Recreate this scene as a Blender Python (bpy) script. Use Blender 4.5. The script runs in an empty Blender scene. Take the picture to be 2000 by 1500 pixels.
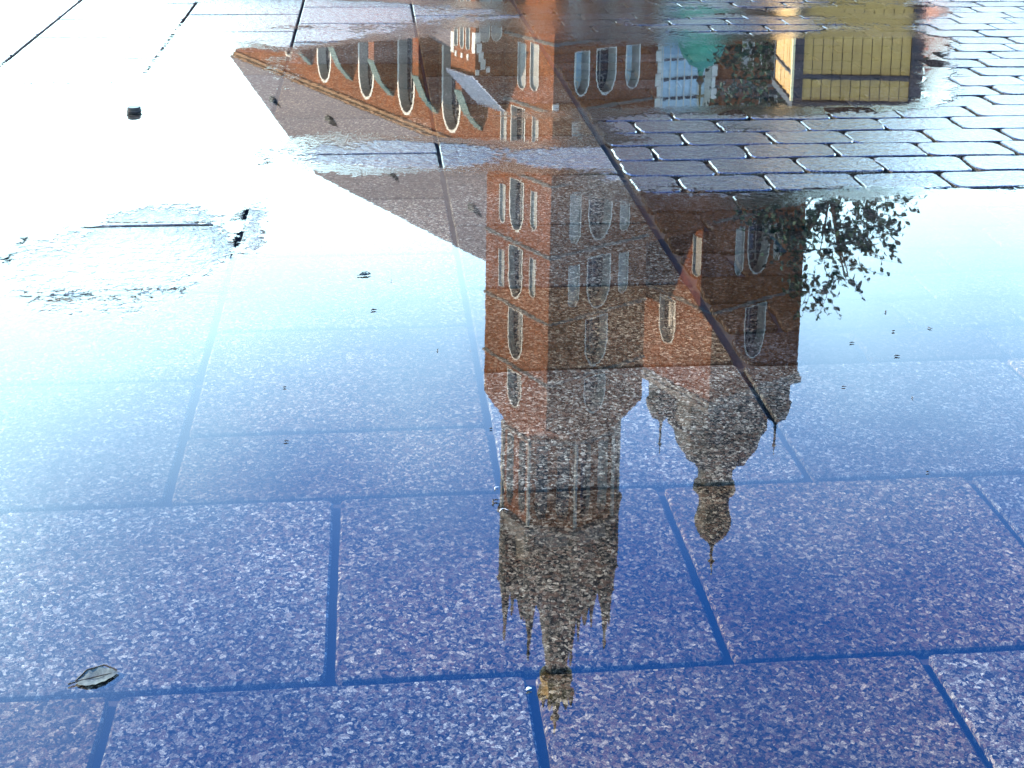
import bpy, bmesh, math, random
from mathutils import Vector, Matrix, noise
from mathutils.geometry import tessellate_polygon

sc = bpy.context.scene
COL = sc.collection
PI = math.pi
random.seed(7)

# ------------------------------------------------------------------ camera
CAM_H, PITCH, ROLL, FPX = 1.40, 0.16367, 0.016257, 2709.5     # metres, radians, radians, focal length for a 2000 px frame
cp, sp, cr, sr = math.cos(PITCH), math.sin(PITCH), math.cos(ROLL), math.sin(ROLL)
_R, _D, _F = Vector((1, 0, 0)), Vector((0, -sp, -cp)), Vector((0, cp, -sp))
_XA, _YA = _R * cr - _D * sr, _R * sr + _D * cr
cam = bpy.data.cameras.new('camera'); camo = bpy.data.objects.new('camera', cam); COL.objects.link(camo)
camo.matrix_world = Matrix(((_XA.x, -_YA.x, -_F.x, 0), (_XA.y, -_YA.y, -_F.y, 0), (_XA.z, -_YA.z, -_F.z, CAM_H), (0, 0, 0, 1)))
cam.sensor_width = 36; cam.lens = FPX / 2000 * 36
cam.shift_y = -0.375; cam.clip_start = 0.05; cam.clip_end = 5000
sc.camera = camo
sc.render.resolution_x, sc.render.resolution_y = 1024, 768

# ------------------------------------------------------------------ sky, sun, exposure
SUN_AZ, SUN_EL = math.radians(-84), math.radians(27)          # azimuth from +Y towards +X
w = bpy.data.worlds.new('World'); sc.world = w; w.use_nodes = True
nt = w.node_tree; nt.nodes.clear()
sky = nt.nodes.new('ShaderNodeTexSky'); sky.sky_type = 'NISHITA'; sky.sun_disc = False
sky.sun_elevation = SUN_EL; sky.sun_rotation = SUN_AZ
sky.air_density = 1.25; sky.dust_density = 2.2; sky.ozone_density = 2.5
hs = nt.nodes.new('ShaderNodeHueSaturation'); hs.inputs['Saturation'].default_value = 1.25
tcw = nt.nodes.new('ShaderNodeTexCoord')
sepw = nt.nodes.new('ShaderNodeSeparateXYZ')
cn = nt.nodes.new('ShaderNodeTexNoise'); cn.inputs['Scale'].default_value = 1.6; cn.inputs['Detail'].default_value = 6
hz = nt.nodes.new('ShaderNodeMapRange'); hz.interpolation_type = 'SMOOTHSTEP'      # thin bright cloud low in the sky
hz.inputs['From Min'].default_value = 0.62; hz.inputs['From Max'].default_value = 0.20
lr = nt.nodes.new('ShaderNodeMath'); lr.operation = 'MULTIPLY_ADD'; lr.inputs[1].default_value = 0.16
ad = nt.nodes.new('ShaderNodeMath'); ad.operation = 'MULTIPLY_ADD'; ad.inputs[1].default_value = 0.36
mx = nt.nodes.new('ShaderNodeMix'); mx.data_type = 'RGBA'
mx.inputs['B'].default_value = (16.0, 24.0, 25.5, 1)
bg = nt.nodes.new('ShaderNodeBackground'); bg.inputs['Strength'].default_value = 0.075
wo = nt.nodes.new('ShaderNodeOutputWorld')
L = nt.links.new
tint = nt.nodes.new('ShaderNodeMix'); tint.data_type = 'RGBA'; tint.blend_type = 'MULTIPLY'; tint.inputs['Factor'].default_value = 1
tint.inputs['B'].default_value = (.42, 1.14, 2.35, 1)
L(sky.outputs[0], hs.inputs['Color']); L(hs.outputs[0], tint.inputs['A']); L(tint.outputs['Result'], mx.inputs['A'])
L(tcw.outputs['Generated'], sepw.inputs[0]); L(tcw.outputs['Generated'], cn.inputs['Vector'])
L(sepw.outputs['X'], lr.inputs[0]); L(sepw.outputs['Z'], lr.inputs[2])
L(cn.outputs[0], ad.inputs[0]); L(lr.outputs[0], ad.inputs[2])
sb = nt.nodes.new('ShaderNodeMath'); sb.operation = 'SUBTRACT'; sb.inputs[1].default_value = 0.18
L(ad.outputs[0], sb.inputs[0]); L(sb.outputs[0], hz.inputs['Value'])
L(hz.outputs[0], mx.inputs['Factor']); L(mx.outputs['Result'], bg.inputs['Color']); L(bg.outputs[0], wo.inputs[0])
sl = bpy.data.lights.new('sun', 'SUN'); sl.energy = 5.0; sl.angle = math.radians(0.5); sl.color = (1, 0.80, 0.55)
so = bpy.data.objects.new('sun', sl); COL.objects.link(so)
sdir = Vector((math.sin(SUN_AZ) * math.cos(SUN_EL), math.cos(SUN_AZ) * math.cos(SUN_EL), math.sin(SUN_EL)))
so.rotation_euler = sdir.to_track_quat('Z', 'Y').to_euler(); so.location = (-30, 0, 40)
sc.view_settings.view_transform = 'Standard'; sc.view_settings.look = 'None'
sc.view_settings.exposure = 2.3; sc.view_settings.gamma = 1.0
sc.cycles.max_bounces = 8; sc.cycles.transparent_max_bounces = 12
sc.cycles.sample_clamp_indirect = 8

# ------------------------------------------------------------------ helpers
def proj_ground(x, y, z=0.0):
    v = Vector((x, y, z - CAM_H)); d = v.dot(_F)
    return 1000 + FPX * v.dot(_XA) / d, FPX * v.dot(_YA) / d
def ground_at(px, py):
    d = _F * FPX + _XA * (px - 1000) + _YA * py
    return d.x * CAM_H / -d.z, d.y * CAM_H / -d.z

def tag(o, label=None, cat=None, group=None, kind=None):
    for k, v in (('label', label), ('category', cat), ('group', group), ('kind', kind)):
        if v: o[k] = v
    return o
def empty(name, loc=(0, 0, 0), rz=0, parent=None):
    o = bpy.data.objects.new(name, None); COL.objects.link(o); o.location = loc; o.rotation_euler = (0, 0, rz)
    o.empty_display_size = .3
    if parent: o.parent = parent
    return o
def build(name, bm, mats, parent=None, smooth=False, loc=None, rot=None):
    bmesh.ops.recalc_face_normals(bm, faces=bm.faces) if smooth != 'keep' else None
    me = bpy.data.meshes.new(name); bm.to_mesh(me); bm.free()
    for m in (mats if isinstance(mats, (list, tuple)) else [mats]): me.materials.append(m)
    if smooth is True:
        for p in me.polygons: p.use_smooth = True
    o = bpy.data.objects.new(name, me); COL.objects.link(o)
    if parent: o.parent = parent
    if loc: o.location = loc
    if rot: o.rotation_euler = rot
    return o
def box(bm, x0, x1, y0, y1, z0, z1, mi=0):
    vs = [bm.verts.new((x, y, z)) for x in (x0, x1) for y in (y0, y1) for z in (z0, z1)]
    for f in ((0, 1, 3, 2), (4, 6, 7, 5), (0, 4, 5, 1), (2, 3, 7, 6), (0, 2, 6, 4), (1, 5, 7, 3)):
        bm.faces.new([vs[i] for i in f]).material_index = mi
def rings(bm, cx, cy, prof, seg, rot=0, sx=1, sy=1, mi=0, cap=True):
    """stack of polygon rings: prof = [(r, z), ...]"""
    prev = None; first = None
    for r, z in prof:
        ring = [bm.verts.new((cx + sx * r * math.cos(rot + 2 * PI * k / seg), cy + sy * r * math.sin(rot + 2 * PI * k / seg), z)) for k in range(seg)]
        if prev:
            for k in range(seg):
                bm.faces.new((prev[k], prev[(k + 1) % seg], ring[(k + 1) % seg], ring[k])).material_index = mi
        else: first = ring
        prev = ring
    if cap:
        bm.faces.new(first[::-1]).material_index = mi; bm.faces.new(prev).material_index = mi
def tube(bm, pts, rad, seg=6, mi=0):
    prev = None
    for i, p in enumerate(pts):
        p = Vector(p)
        a = Vector(pts[max(i - 1, 0)]); b = Vector(pts[min(i + 1, len(pts) - 1)])
        d = (b - a).normalized(); s = d.orthogonal().normalized(); t = d.cross(s)
        r = rad[i] if isinstance(rad, (list, tuple)) else rad
        ring = [bm.verts.new(p + s * r * math.cos(2 * PI * k / seg) + t * r * math.sin(2 * PI * k / seg)) for k in range(seg)]
        if prev:
            for k in range(seg): bm.faces.new((prev[k], prev[(k + 1) % seg], ring[(k + 1) % seg], ring[k])).material_index = mi
        else: bm.faces.new(ring[::-1]).material_index = mi
        prev = ring
    bm.faces.new(prev).material_index = mi

# ------------------------------------------------------------------ materials
class N:
    def __init__(s, name):
        s.m = bpy.data.materials.new(name); s.m.use_nodes = True; s.t = s.m.node_tree; s.t.nodes.clear()
        s.out = s.n('ShaderNodeOutputMaterial')
    def n(s, typ, **kw):
        x = s.t.nodes.new(typ)
        for k, v in kw.items():
            if k in x.inputs.keys(): x.inputs[k].default_value = v
            else: setattr(x, k, v)
        return x
    def l(s, a, b): s.t.links.new(a, b)
    def noise(s, vec, scale, detail=4, rough=.55):
        x = s.n('ShaderNodeTexNoise', Scale=scale, Detail=detail, Roughness=rough); s.l(vec, x.inputs['Vector']); return x.outputs['Fac']
    def mapr(s, v, a, b, c=0, d=1, smooth=False):
        x = s.n('ShaderNodeMapRange'); x.inputs['From Min'].default_value = a; x.inputs['From Max'].default_value = b
        x.inputs['To Min'].default_value = c; x.inputs['To Max'].default_value = d
        if smooth: x.interpolation_type = 'SMOOTHSTEP'
        s.l(v, x.inputs['Value']); return x.outputs[0]
    def math(s, op, a, b=None, c=None):
        x = s.n('ShaderNodeMath', operation=op)
        for i, v in enumerate((a, b, c)):
            if v is None: continue
            if isinstance(v, (int, float)): x.inputs[i].default_value = v
            else: s.l(v, x.inputs[i])
        return x.outputs[0]
    def mix(s, f, a, b, typ='MIX'):
        x = s.n('ShaderNodeMix', data_type='RGBA', blend_type=typ)
        for k, v in (('Factor', f), ('A', a), ('B', b)):
            if isinstance(v, (int, float)): x.inputs[k].default_value = v
            elif isinstance(v, tuple): x.inputs[k].default_value = (*v[:3], 1)
            else: s.l(v, x.inputs[k])
        return x.outputs['Result']
    def ramp(s, f, stops):
        x = s.n('ShaderNodeValToRGB'); cr_ = x.color_ramp
        while len(cr_.elements) < len(stops): cr_.elements.new(0.5)
        for e_, (p, c) in zip(cr_.elements, stops): e_.position = p; e_.color = (*c, 1)
        s.l(f, x.inputs[0]); return x.outputs[0]
    def bsdf(s, color, rough=.8, **kw):
        b = s.n('ShaderNodeBsdfPrincipled')
        for k, v in (('Base Color', color), ('Roughness', rough)):
            if isinstance(v, (int, float)): b.inputs[k].default_value = v
            elif isinstance(v, tuple): b.inputs[k].default_value = (*v[:3], 1)
            else: s.l(v, b.inputs[k])
        for k, v in kw.items():
            b.inputs[k.replace('_', ' ')].default_value = v
        s.l(b.outputs[0], s.out.inputs[0]); return b
    def bump(s, h, dist, strength=1.0):
        x = s.n('ShaderNodeBump'); x.inputs['Distance'].default_value = dist; x.inputs['Strength'].default_value = strength
        s.l(h, x.inputs['Height']); return x.outputs[0]

def mat_brick(name='brick', base=(.155, .046, .015)):
    g = N(name); tc = g.n('ShaderNodeTexCoord'); sep = g.n('ShaderNodeSeparateXYZ'); g.l(tc.outputs['Object'], sep.inputs[0])
    cmb = g.n('ShaderNodeCombineXYZ'); g.l(g.math('ADD', sep.outputs['X'], sep.outputs['Y']), cmb.inputs[0]); g.l(sep.outputs['Z'], cmb.inputs[1])
    br = g.n('ShaderNodeTexBrick', Scale=1.0); g.l(cmb.outputs[0], br.inputs['Vector'])
    br.inputs['Brick Width'].default_value = .30; br.inputs['Row Height'].default_value = .10; br.inputs['Mortar Size'].default_value = .012
    b = base
    br.inputs['Color1'].default_value = (b[0] * 1.25, b[1] * 1.2, b[2] * 1.15, 1); br.inputs['Color2'].default_value = (b[0] * .6, b[1] * .6, b[2] * .7, 1)
    br.inputs['Mortar'].default_value = (.10, .08, .06, 1)
    n1 = g.noise(tc.outputs['Object'], .35, 5, .65); n2 = g.noise(tc.outputs['Object'], 2.3, 4, .7)
    c = g.mix(g.mapr(n1, .35, .7), br.outputs['Color'], (b[0] * .55, b[1] * .7, b[2] * .9))
    c = g.mix(g.mapr(n2, .5, .8, 0, .7), c, (b[0] * 1.5, b[1] * 1.5, b[2] * 1.2))
    bs = g.bsdf(c, .95, Specular_IOR_Level=.05); g.l(g.bump(br.outputs['Fac'], -.02, .5), bs.inputs['Normal']); return g.m
def mat_noise(name, a, b, scale=1.5, rough=.85, metal=0, bumpd=0, spec=.12):
    g = N(name); tc = g.n('ShaderNodeTexCoord'); n1 = g.noise(tc.outputs['Object'], scale, 6, .65)
    bs = g.bsdf(g.mix(g.mapr(n1, .3, .7), a, b), rough, Metallic=metal, Specular_IOR_Level=spec)
    if bumpd: g.l(g.bump(n1, bumpd), bs.inputs['Normal'])
    return g.m
def mat_roof():
    g = N('slate roof'); tc = g.n('ShaderNodeTexCoord'); n1 = g.noise(tc.outputs['Object'], .5, 5, .6)
    mp = g.n('ShaderNodeMapping'); mp.inputs['Scale'].default_value = (0.2, 6, .2); g.l(tc.outputs['Object'], mp.inputs[0])
    n2 = g.noise(mp.outputs[0], 1.4, 3, .7)
    sep = g.n('ShaderNodeSeparateXYZ'); g.l(tc.outputs['Object'], sep.inputs[0])
    cmb = g.n('ShaderNodeCombineXYZ'); g.l(sep.outputs['Y'], cmb.inputs[0]); g.l(sep.outputs['Z'], cmb.inputs[1])
    br = g.n('ShaderNodeTexBrick', Scale=1.0); g.l(cmb.outputs[0], br.inputs['Vector'])
    br.inputs['Brick Width'].default_value = .5; br.inputs['Row Height'].default_value = .42; br.inputs['Mortar Size'].default_value = .03
    br.inputs['Color1'].default_value = (.085, .074, .082, 1); br.inputs['Color2'].default_value = (.062, .055, .062, 1); br.inputs['Mortar'].default_value = (.07, .065, .075, 1)
    c = g.mix(g.mapr(n1, .35, .7), br.outputs['Color'], (.09, .08, .085)); c = g.mix(g.mapr(n2, .4, .75, 0, .6), c, (.11, .095, .10))
    g.bsdf(c, .85, Specular_IOR_Level=.08); return g.m
def mat_planks():
    g = N('ochre planks'); tc = g.n('ShaderNodeTexCoord'); n1 = g.noise(tc.outputs['Object'], 3, 5)
    mp = g.n('ShaderNodeMapping'); mp.inputs['Scale'].default_value = (14, 14, .8); g.l(tc.outputs['Object'], mp.inputs[0])
    n2 = g.noise(mp.outputs[0], 2, 5, .7)
    c = g.mix(g.mapr(n1, .35, .7), (.33, .185, .035), (.24, .125, .022)); c = g.mix(g.mapr(n2, .4, .7, 0, .5), c, (.38, .22, .05))
    g.bsdf(c, .55); return g.m

def water_cover(g, P, depth_):
    n1 = g.noise(P, 38, 6, .72); n2 = g.noise(P, 5.5, 3, .6)
    v = g.math('ADD', depth_, g.math('ADD', g.math('MULTIPLY', g.math('SUBTRACT', n1, .5), 1.1), g.math('MULTIPLY', g.math('SUBTRACT', n2, .5), .7)))
    return g.mapr(v, .46, .54, smooth=True), v
# wet granite, shared graph for slabs and setts
def mat_granite(name, cobble=False):
    g = N(name); tc = g.n('ShaderNodeTexCoord'); P = tc.outputs['Object']
    geo = g.n('ShaderNodeNewGeometry'); rnd = geo.outputs['Random Per Island']
    wn = g.n('ShaderNodeTexNoise', Scale=60, Detail=2); g.l(P, wn.inputs['Vector'])
    wv = g.mix(.012, P, wn.outputs['Color'], 'ADD')
    v1 = g.n('ShaderNodeTexVoronoi', Scale=160.0); g.l(wv, v1.inputs['Vector'])
    sepc = g.n('ShaderNodeSeparateColor'); g.l(v1.outputs['Color'], sepc.inputs[0])
    v2 = g.n('ShaderNodeTexVoronoi', Scale=330.0); g.l(wv, v2.inputs['Vector'])
    sepd = g.n('ShaderNodeSeparateColor'); g.l(v2.outputs['Color'], sepd.inputs[0])
    gr = g.ramp(sepc.outputs[0], [(0, (.004, .005, .009)), (.38, (.018, .020, .028)), (.58, (.075, .070, .068)), (.80, (.21, .20, .19)), (1, (.60, .58, .55))])
    gr2 = g.ramp(sepd.outputs[1], [(0, (.006, .007, .012)), (.45, (.05, .045, .045)), (.8, (.16, .15, .14)), (1, (.60, .57, .54))])
    c = g.mix(.38, gr, gr2)
    pink = g.mapr(sepc.outputs[2], .7, .8)
    c = g.mix(g.math('MULTIPLY', pink, .6), c, (.15, .10, .085))
    big = g.noise(P, 1.7, 5, .6)
    c = g.mix(1.0, c, g.ramp(big, [(.3, (.50, .55, .60)), (.7, (1.35, 1.28, 1.2))]), 'MULTIPLY')
    stain = g.noise(P, .9, 7, .68); c = g.mix(1.0, c, g.ramp(stain, [(.38, (.62, .55, .50)), (.52, (1, 1, 1)), (.7, (1.15, 1.15, 1.2))]), 'MULTIPLY')
    fine = g.noise(P, 420, 3, .7); c = g.mix(1.0, c, g.ramp(fine, [(.34, (.25, .26, .30)), (.66, (1.95, 1.95, 1.9))]), 'MULTIPLY')
    tone = g.ramp(rnd, [(0, (.78, .66, .54)), (.35, (1.08, .97, .86)), (.6, (.72, .80, .92)), (1, (1.3, 1.35, 1.42))])
    c = g.mix(1.0, c, tone, 'MULTIPLY')
    c = g.mix(1.0, c, (.27, .28, .255) if not cobble else (.10, .105, .115), 'MULTIPLY')
    h1 = g.noise(P, 160 if not cobble else 90, 5, .65); h2 = g.noise(P, 24, 3, .5)
    hh = g.math('ADD', g.math('MULTIPLY', h1, .50), g.math('MULTIPLY', h2, 2.2 if not cobble else 1.6))
    bn = g.bump(hh, .0017 if not cobble else .0030, 1.0)
    at = g.n('ShaderNodeAttribute', attribute_name='depth')
    dryf = g.math('SUBTRACT', 1.0, water_cover(g, P, at.outputs['Fac'])[0])
    bs = g.bsdf(c, .5, Coat_Roughness=.05, Coat_IOR=1.7 if not cobble else 2.0)
    g.l(dryf, bs.inputs['Coat Weight']); g.l(g.math('MULTIPLY', dryf, .3), bs.inputs['Specular IOR Level'])
    h3 = g.noise(P, 55, 4, .6); cb = g.bump(g.math('ADD', hh, g.math('MULTIPLY', h3, 1.6)), .0032 if not cobble else .0011, 1.0)
    g.l(bn, bs.inputs['Normal']); g.l(cb, bs.inputs['Coat Normal'])
    return g.m
def mat_water():
    g = N('standing water'); tc = g.n('ShaderNodeTexCoord'); P = tc.outputs['Object']
    at = g.n('ShaderNodeAttribute', attribute_name='depth')
    a, v = water_cover(g, P, at.outputs['Fac'])
    edge = g.mapr(v, .95, .5, 0, 1)           # the water's skin dips and wrinkles near its edges
    hgt = g.math('ADD', g.math('MULTIPLY', g.noise(P, 45, 3, .5), g.math('MULTIPLY', edge, 1.0)), g.math('MULTIPLY', g.noise(P, 14, 2, .5), .10))
    bn = g.bump(hgt, .00035)
    gl = g.n('ShaderNodeBsdfGlossy', Roughness=.012); gl.inputs['Color'].default_value = (1, 1, 1, 1); g.l(bn, gl.inputs['Normal'])
    tr = g.n('ShaderNodeBsdfTransparent')
    fr = g.n('ShaderNodeFresnel'); g.l(bn, fr.inputs['Normal'])
    gb = g.n('ShaderNodeNewGeometry'); g.l(g.mapr(gb.outputs['Backfacing'], 0, 1, 1.80, 1 / 1.80), fr.inputs['IOR'])     # same skin from both sides
    ms = g.n('ShaderNodeMixShader'); g.l(g.math('MULTIPLY', fr.outputs[0], a), ms.inputs[0]); g.l(tr.outputs[0], ms.inputs[1]); g.l(gl.outputs[0], ms.inputs[2])
    g.l(ms.outputs[0], g.out.inputs[0]); return g.m

BRICK = mat_brick()
PLASTER = mat_noise('pale plaster', (.25, .245, .23), (.19, .185, .18), .8)
STONE = mat_noise('white stone', (.50, .47, .43), (.36, .34, .31), 1.4)
GREYSTONE = mat_noise('grey stone', (.13, .12, .11), (.08, .075, .075), 1.4)
ROOF = mat_roof()
SPIRE = mat_noise('dark lead', (.010, .014, .013), (.022, .025, .023), 1.2, .6)
COPPER = mat_noise('green copper', (.03, .16, .11), (.06, .24, .17), 1.5, .6)
CAPM = mat_noise('tarnished copper', (.03, .06, .055), (.06, .09, .085), 1.5, .7)
TIN = mat_noise('grey tin', (.30, .31, .33), (.42, .43, .46), 2, .45, .4)
GLASS = mat_noise('dark glass', (.008, .009, .014), (.014, .017, .026), 4, .2, 0, 0, .35)
PGLASS = mat_noise('leaded glass with painted sky sheen', (.25, .34, .42), (.34, .43, .50), 1.2, .25)  # the reflected sky is put into the pale blue base colour
GOLD = mat_noise('gilding', (.16, .11, .04), (.04, .03, .015), 1.5, .5, 1)
DWOOD = mat_noise('dark stained timber', (.018, .016, .022), (.035, .03, .04), 8, .5)
PLANK = mat_planks()
GRANITE = mat_granite('wet granite'); SETT = mat_granite('wet granite setts', True)
MORTAR = mat_noise('wet dark joint sand', (.010, .010, .012), (.022, .020, .020), 60, .9, 0, 0, .1)
WATER = mat_water()

# ------------------------------------------------------------------ the square
YU = -0.10519
U = Vector((math.sin(YU), math.cos(YU), 0)); W = Vector((math.cos(YU), -math.sin(YU), 0))
def wu(a, b, z=0): return W * a + U * b + Vector((0, 0, z))
DRY = [  # image regions (of a 2000 x 1500 view) whose ground stands clear of the water: x, y, rx, ry, amount
    (690, 300, 215, 36, .76), (960, 306, 240, 30, .70), (560, 20, 190, 34, .9), (820, 28, 200, 26, .8), (470, 40, 70, 34, .55),
    (190, 530, 270, 112, .82), (350, 450, 130, 70, .68), (505, 410, 32, 95, .72), (1300, 40, 270, 48, .66), (1650, 50, 300, 22, .62), (1640, 4, 300, 14, .7), (700, 66, 150, 14, .62), (560, 78, 130, 18, .68),
    (1380, 322, 260, 78, .95), (1780, 300, 300, 70, 1.2), (1980, 130, 150, 240, 1.1), (140, 60, 260, 130, 1.0), (1270, 245, 120, 22, .5),
    (1500, 225, 500, 18, .5), (560, 128, 40, 50, .3)]
def depth(x, y):
    px, py = proj_ground(x, y)
    d = 1.25
    for cx, cy, rx, ry, a in DRY:
        q = ((px - cx) / rx) ** 2 + ((py - cy) / ry) ** 2
        if q < 6: d -= a * math.exp(-q * q * .7)
    return max(-.3, d)

bm = bmesh.new()
S = 1500
vs = [bm.verts.new(p) for p in ((-S, -S, -.016), (S, -S, -.016), (S, S, -.016), (-S, S, -.016))]; bm.faces.new(vs)
tag(build('ground', bm, MORTAR), kind='structure')

def slab(bm, w0, w1, u0, u1, top=0.0, gap=.0072, ch=.004, jit=.0012, grid_top=False, tilt=.0009, rc=None):
    """one stone: jittered, chamfered top, sides down into the joint"""
    a0, a1, b0, b1 = w0 + gap, w1 - gap, u0 + gap, u1 - gap
    if a1 - a0 < .03 or b1 - b0 < .03: return
    rc = rc or min(.012, (a1 - a0) * .2)
    pts = []
    for cx, cy, s in ((a0, b0, 180), (a1, b0, 270), (a1, b1, 0), (a0, b1, 90)):
        ccx = cx + (rc if cx == a0 else -rc); ccy = cy + (rc if cy == b0 else -rc)
        for k in range(3):
            t = math.radians(s + k * 45); pts.append((ccx + rc * math.cos(t), ccy + rc * math.sin(t)))
    q = []
    n = len(pts)
    for i in range(n):      # subdivide long sides and wander them slightly
        p0, p1 = pts[i], pts[(i + 1) % n]; L_ = math.hypot(p1[0] - p0[0], p1[1] - p0[1]); k = max(1, int(L_ / .035))
        for j in range(k):
            f = j / k; q.append((p0[0] + (p1[0] - p0[0]) * f, p0[1] + (p1[1] - p0[1]) * f))
    mxc, myc = (a0 + a1) / 2, (b0 + b1) / 2
    tw, tu = random.uniform(-tilt, tilt), random.uniform(-tilt, tilt)
    outer, inner, low = [], [], []
    seed = random.random() * 50
    for i, (a, b) in enumerate(q):
        jn = noise.noise(Vector((a * 14, b * 14, seed))) * jit * 2
        dx, dy = mxc - a, myc - b; L_ = math.hypot(dx, dy); a += dx / L_ * jn; b += dy / L_ * jn
        z = top + tw * (a - mxc) / .3 + tu * (b - myc) / .3
        ia, ib = a + (ch * (1 if mxc > a else -1) if abs(mxc - a) > ch * 2 else 0), b + (ch * (1 if myc > b else -1) if abs(myc - b) > ch * 2 else 0)
        outer.append(bm.verts.new(wu(a, b, z - ch * .7))); inner.append(bm.verts.new(wu(ia, ib, z))); low.append(bm.verts.new(wu(a, b, -.03)))
    n = len(q)
    for i in range(n):
        j = (i + 1) % n
        bm.faces.new((low[i], low[j], outer[j], outer[i])); bm.faces.new((outer[i], outer[j], inner[j], inner[i]))
    gx0, gx1, gy0, gy1 = a0 + .04, a1 - .04, b0 + .04, b1 - .04
    if grid_top and gx1 - gx0 > .08 and gy1 - gy0 > .08:
        nx, ny = max(2, int((gx1 - gx0) / .045)), max(2, int((gy1 - gy0) / .045))
        zt = lambda a, b: top + tw * (a - mxc) / .3 + tu * (b - myc) / .3
        G = [[bm.verts.new(wu(gx0 + (gx1 - gx0) * i / nx, gy0 + (gy1 - gy0) * j / ny, zt(gx0 + (gx1 - gx0) * i / nx, gy0 + (gy1 - gy0) * j / ny))) for j in range(ny + 1)] for i in range(nx + 1)]
        for i in range(nx):
            for j in range(ny): bm.faces.new((G[i][j], G[i + 1][j], G[i + 1][j + 1], G[i][j + 1]))
        rim = [G[i][0] for i in range(nx)] + [G[nx][j] for j in range(ny)] + [G[i][ny] for i in range(nx, 0, -1)] + [G[0][j] for j in range(ny, 0, -1)]
        allv = inner + rim
        for t in tessellate_polygon([[Vector((v.co.x, v.co.y, 0)) for v in inner], [Vector((v.co.x, v.co.y, 0)) for v in rim]]):
            try: bm.faces.new([allv[i] for i in t])
            except ValueError: pass
    else: bm.faces.new(inner)

def add_depth(bm):
    lay = bm.verts.layers.float.new('depth')
    for v in bm.verts: v[lay] = depth(v.co.x, v.co.y) if v.co.y > .5 else 1.25
bm = bmesh.new()
WJ = [-1.71 - .66 * k for k in range(20, 0, -1)] + [-1.71, -1.02, -.385, .262, .888]
R1 = lambda off: [off + .5345 * k for k in range(0, 60)]
rows_first = [-.30, .27, .84, 1.41, 1.97]
for i in range(len(rows_first) - 1):                  # rows nearest the camera, half-bonded
    sh = -.32 if i % 2 == 0 else 0
    js = [-.385 + .638 * k + sh for k in range(-7, 9)]
    for k in range(len(js) - 1): slab(bm, js[k], js[k + 1], rows_first[i], rows_first[i + 1])
js = [-.059 + .6365 * k for k in range(-7, 9)]
for k in range(len(js) - 1): slab(bm, js[k], js[k + 1], 1.97, 2.525)
for k in range(len(WJ) - 1):
    a, b = WJ[k], WJ[k + 1]
    c = len(WJ) - 2 - k                               # 0 = the lane beside the setts
    if c == 0: st = [2.525, 3.083, 3.612, 4.142, 4.674, 5.209]
    elif c == 1: st = [2.525, 2.803, 3.358, 3.898, 4.43, 4.975, 5.506]
    elif c == 2: st = [2.525, 3.082, 3.626, 4.194, 4.73, 5.26]
    elif c == 3: st = [2.525, 2.80, 3.36, 3.93, 4.496, 5.06, 5.62, 6.185, 6.711, 7.258]
    else: st = [2.525, 2.525 + (.27 if c % 2 else .55)]
    while st[-1] < 12.5: st.append(st[-1] + .5345)
    for j in range(len(st) - 1): slab(bm, a, b, st[j], st[j + 1], grid_top=b > -4 and st[j] < 9.5)
x = .888
for k in range(9): slab(bm, x, x + .66, 2.525, 3.075); x += .66
add_depth(bm); tag(build('stone_paving', bm, GRANITE), kind='structure')

bm = bmesh.new()                                       # granite setts right of the slab lane
for r in range(50):
    u0 = 3.083 + .1945 * r; u1 = u0 + .1945
    off = .888 + .012 + (0.17 if r % 2 else .33)
    a = .905; b = off + random.uniform(-.03, .03)
    while a < 5.6:
        x_, y_ = wu((a + b) / 2, (u0 + u1) / 2)[:2]
        dd = depth(x_, y_)
        top = -.0015 + max(0, .8 - dd) * .007 + random.uniform(-.0018, .0018)
        slab(bm, a, b, u0, u1, top=top, gap=.0045 + random.uniform(0, .003), ch=.0045, jit=.0055, tilt=.0028, rc=random.uniform(.018, .04))
        a = b; b = a + .33 + random.uniform(-.025, .025)
add_depth(bm); tag(build('sett_paving', bm, SETT), kind='structure')

def far_paving():                                      # beyond the modelled stones: the same slabs as a procedural pattern
    g = N('distant slabs'); tc = g.n('ShaderNodeTexCoord')
    br = g.n('ShaderNodeTexBrick', Scale=1.0); g.l(tc.outputs['Object'], br.inputs['Vector'])
    br.inputs['Brick Width'].default_value = .66; br.inputs['Row Height'].default_value = .54; br.inputs['Mortar Size'].default_value = .012
    br.inputs['Color1'].default_value = (.11, .105, .10, 1); br.inputs['Color2'].default_value = (.08, .08, .082, 1); br.inputs['Mortar'].default_value = (.02, .02, .02, 1)
    n1 = g.noise(tc.outputs['Object'], 50, 4); c = g.mix(g.mapr(n1, .35, .7, 0, .6), br.outputs['Color'], (.16, .155, .15))
    b = g.bsdf(c, g.mapr(g.noise(tc.outputs['Object'], .6, 4), .4, .6, .12, .4)); g.l(g.bump(n1, .002), b.inputs['Normal']); return g.m
bm = bmesh.new()
for (x0, x1, y0, y1) in ((-400, 400, 13.2, 400), (-400, -12, -60, 13.2), (7, 400, -60, 13.2), (-12, 7, -60, -1.6)):
    bm.faces.new([bm.verts.new((a, b, -.008)) for a, b in ((x0, y0), (x1, y0), (x1, y1), (x0, y1))])
tag(build('distant_paving', bm, far_paving()), kind='structure')

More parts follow.
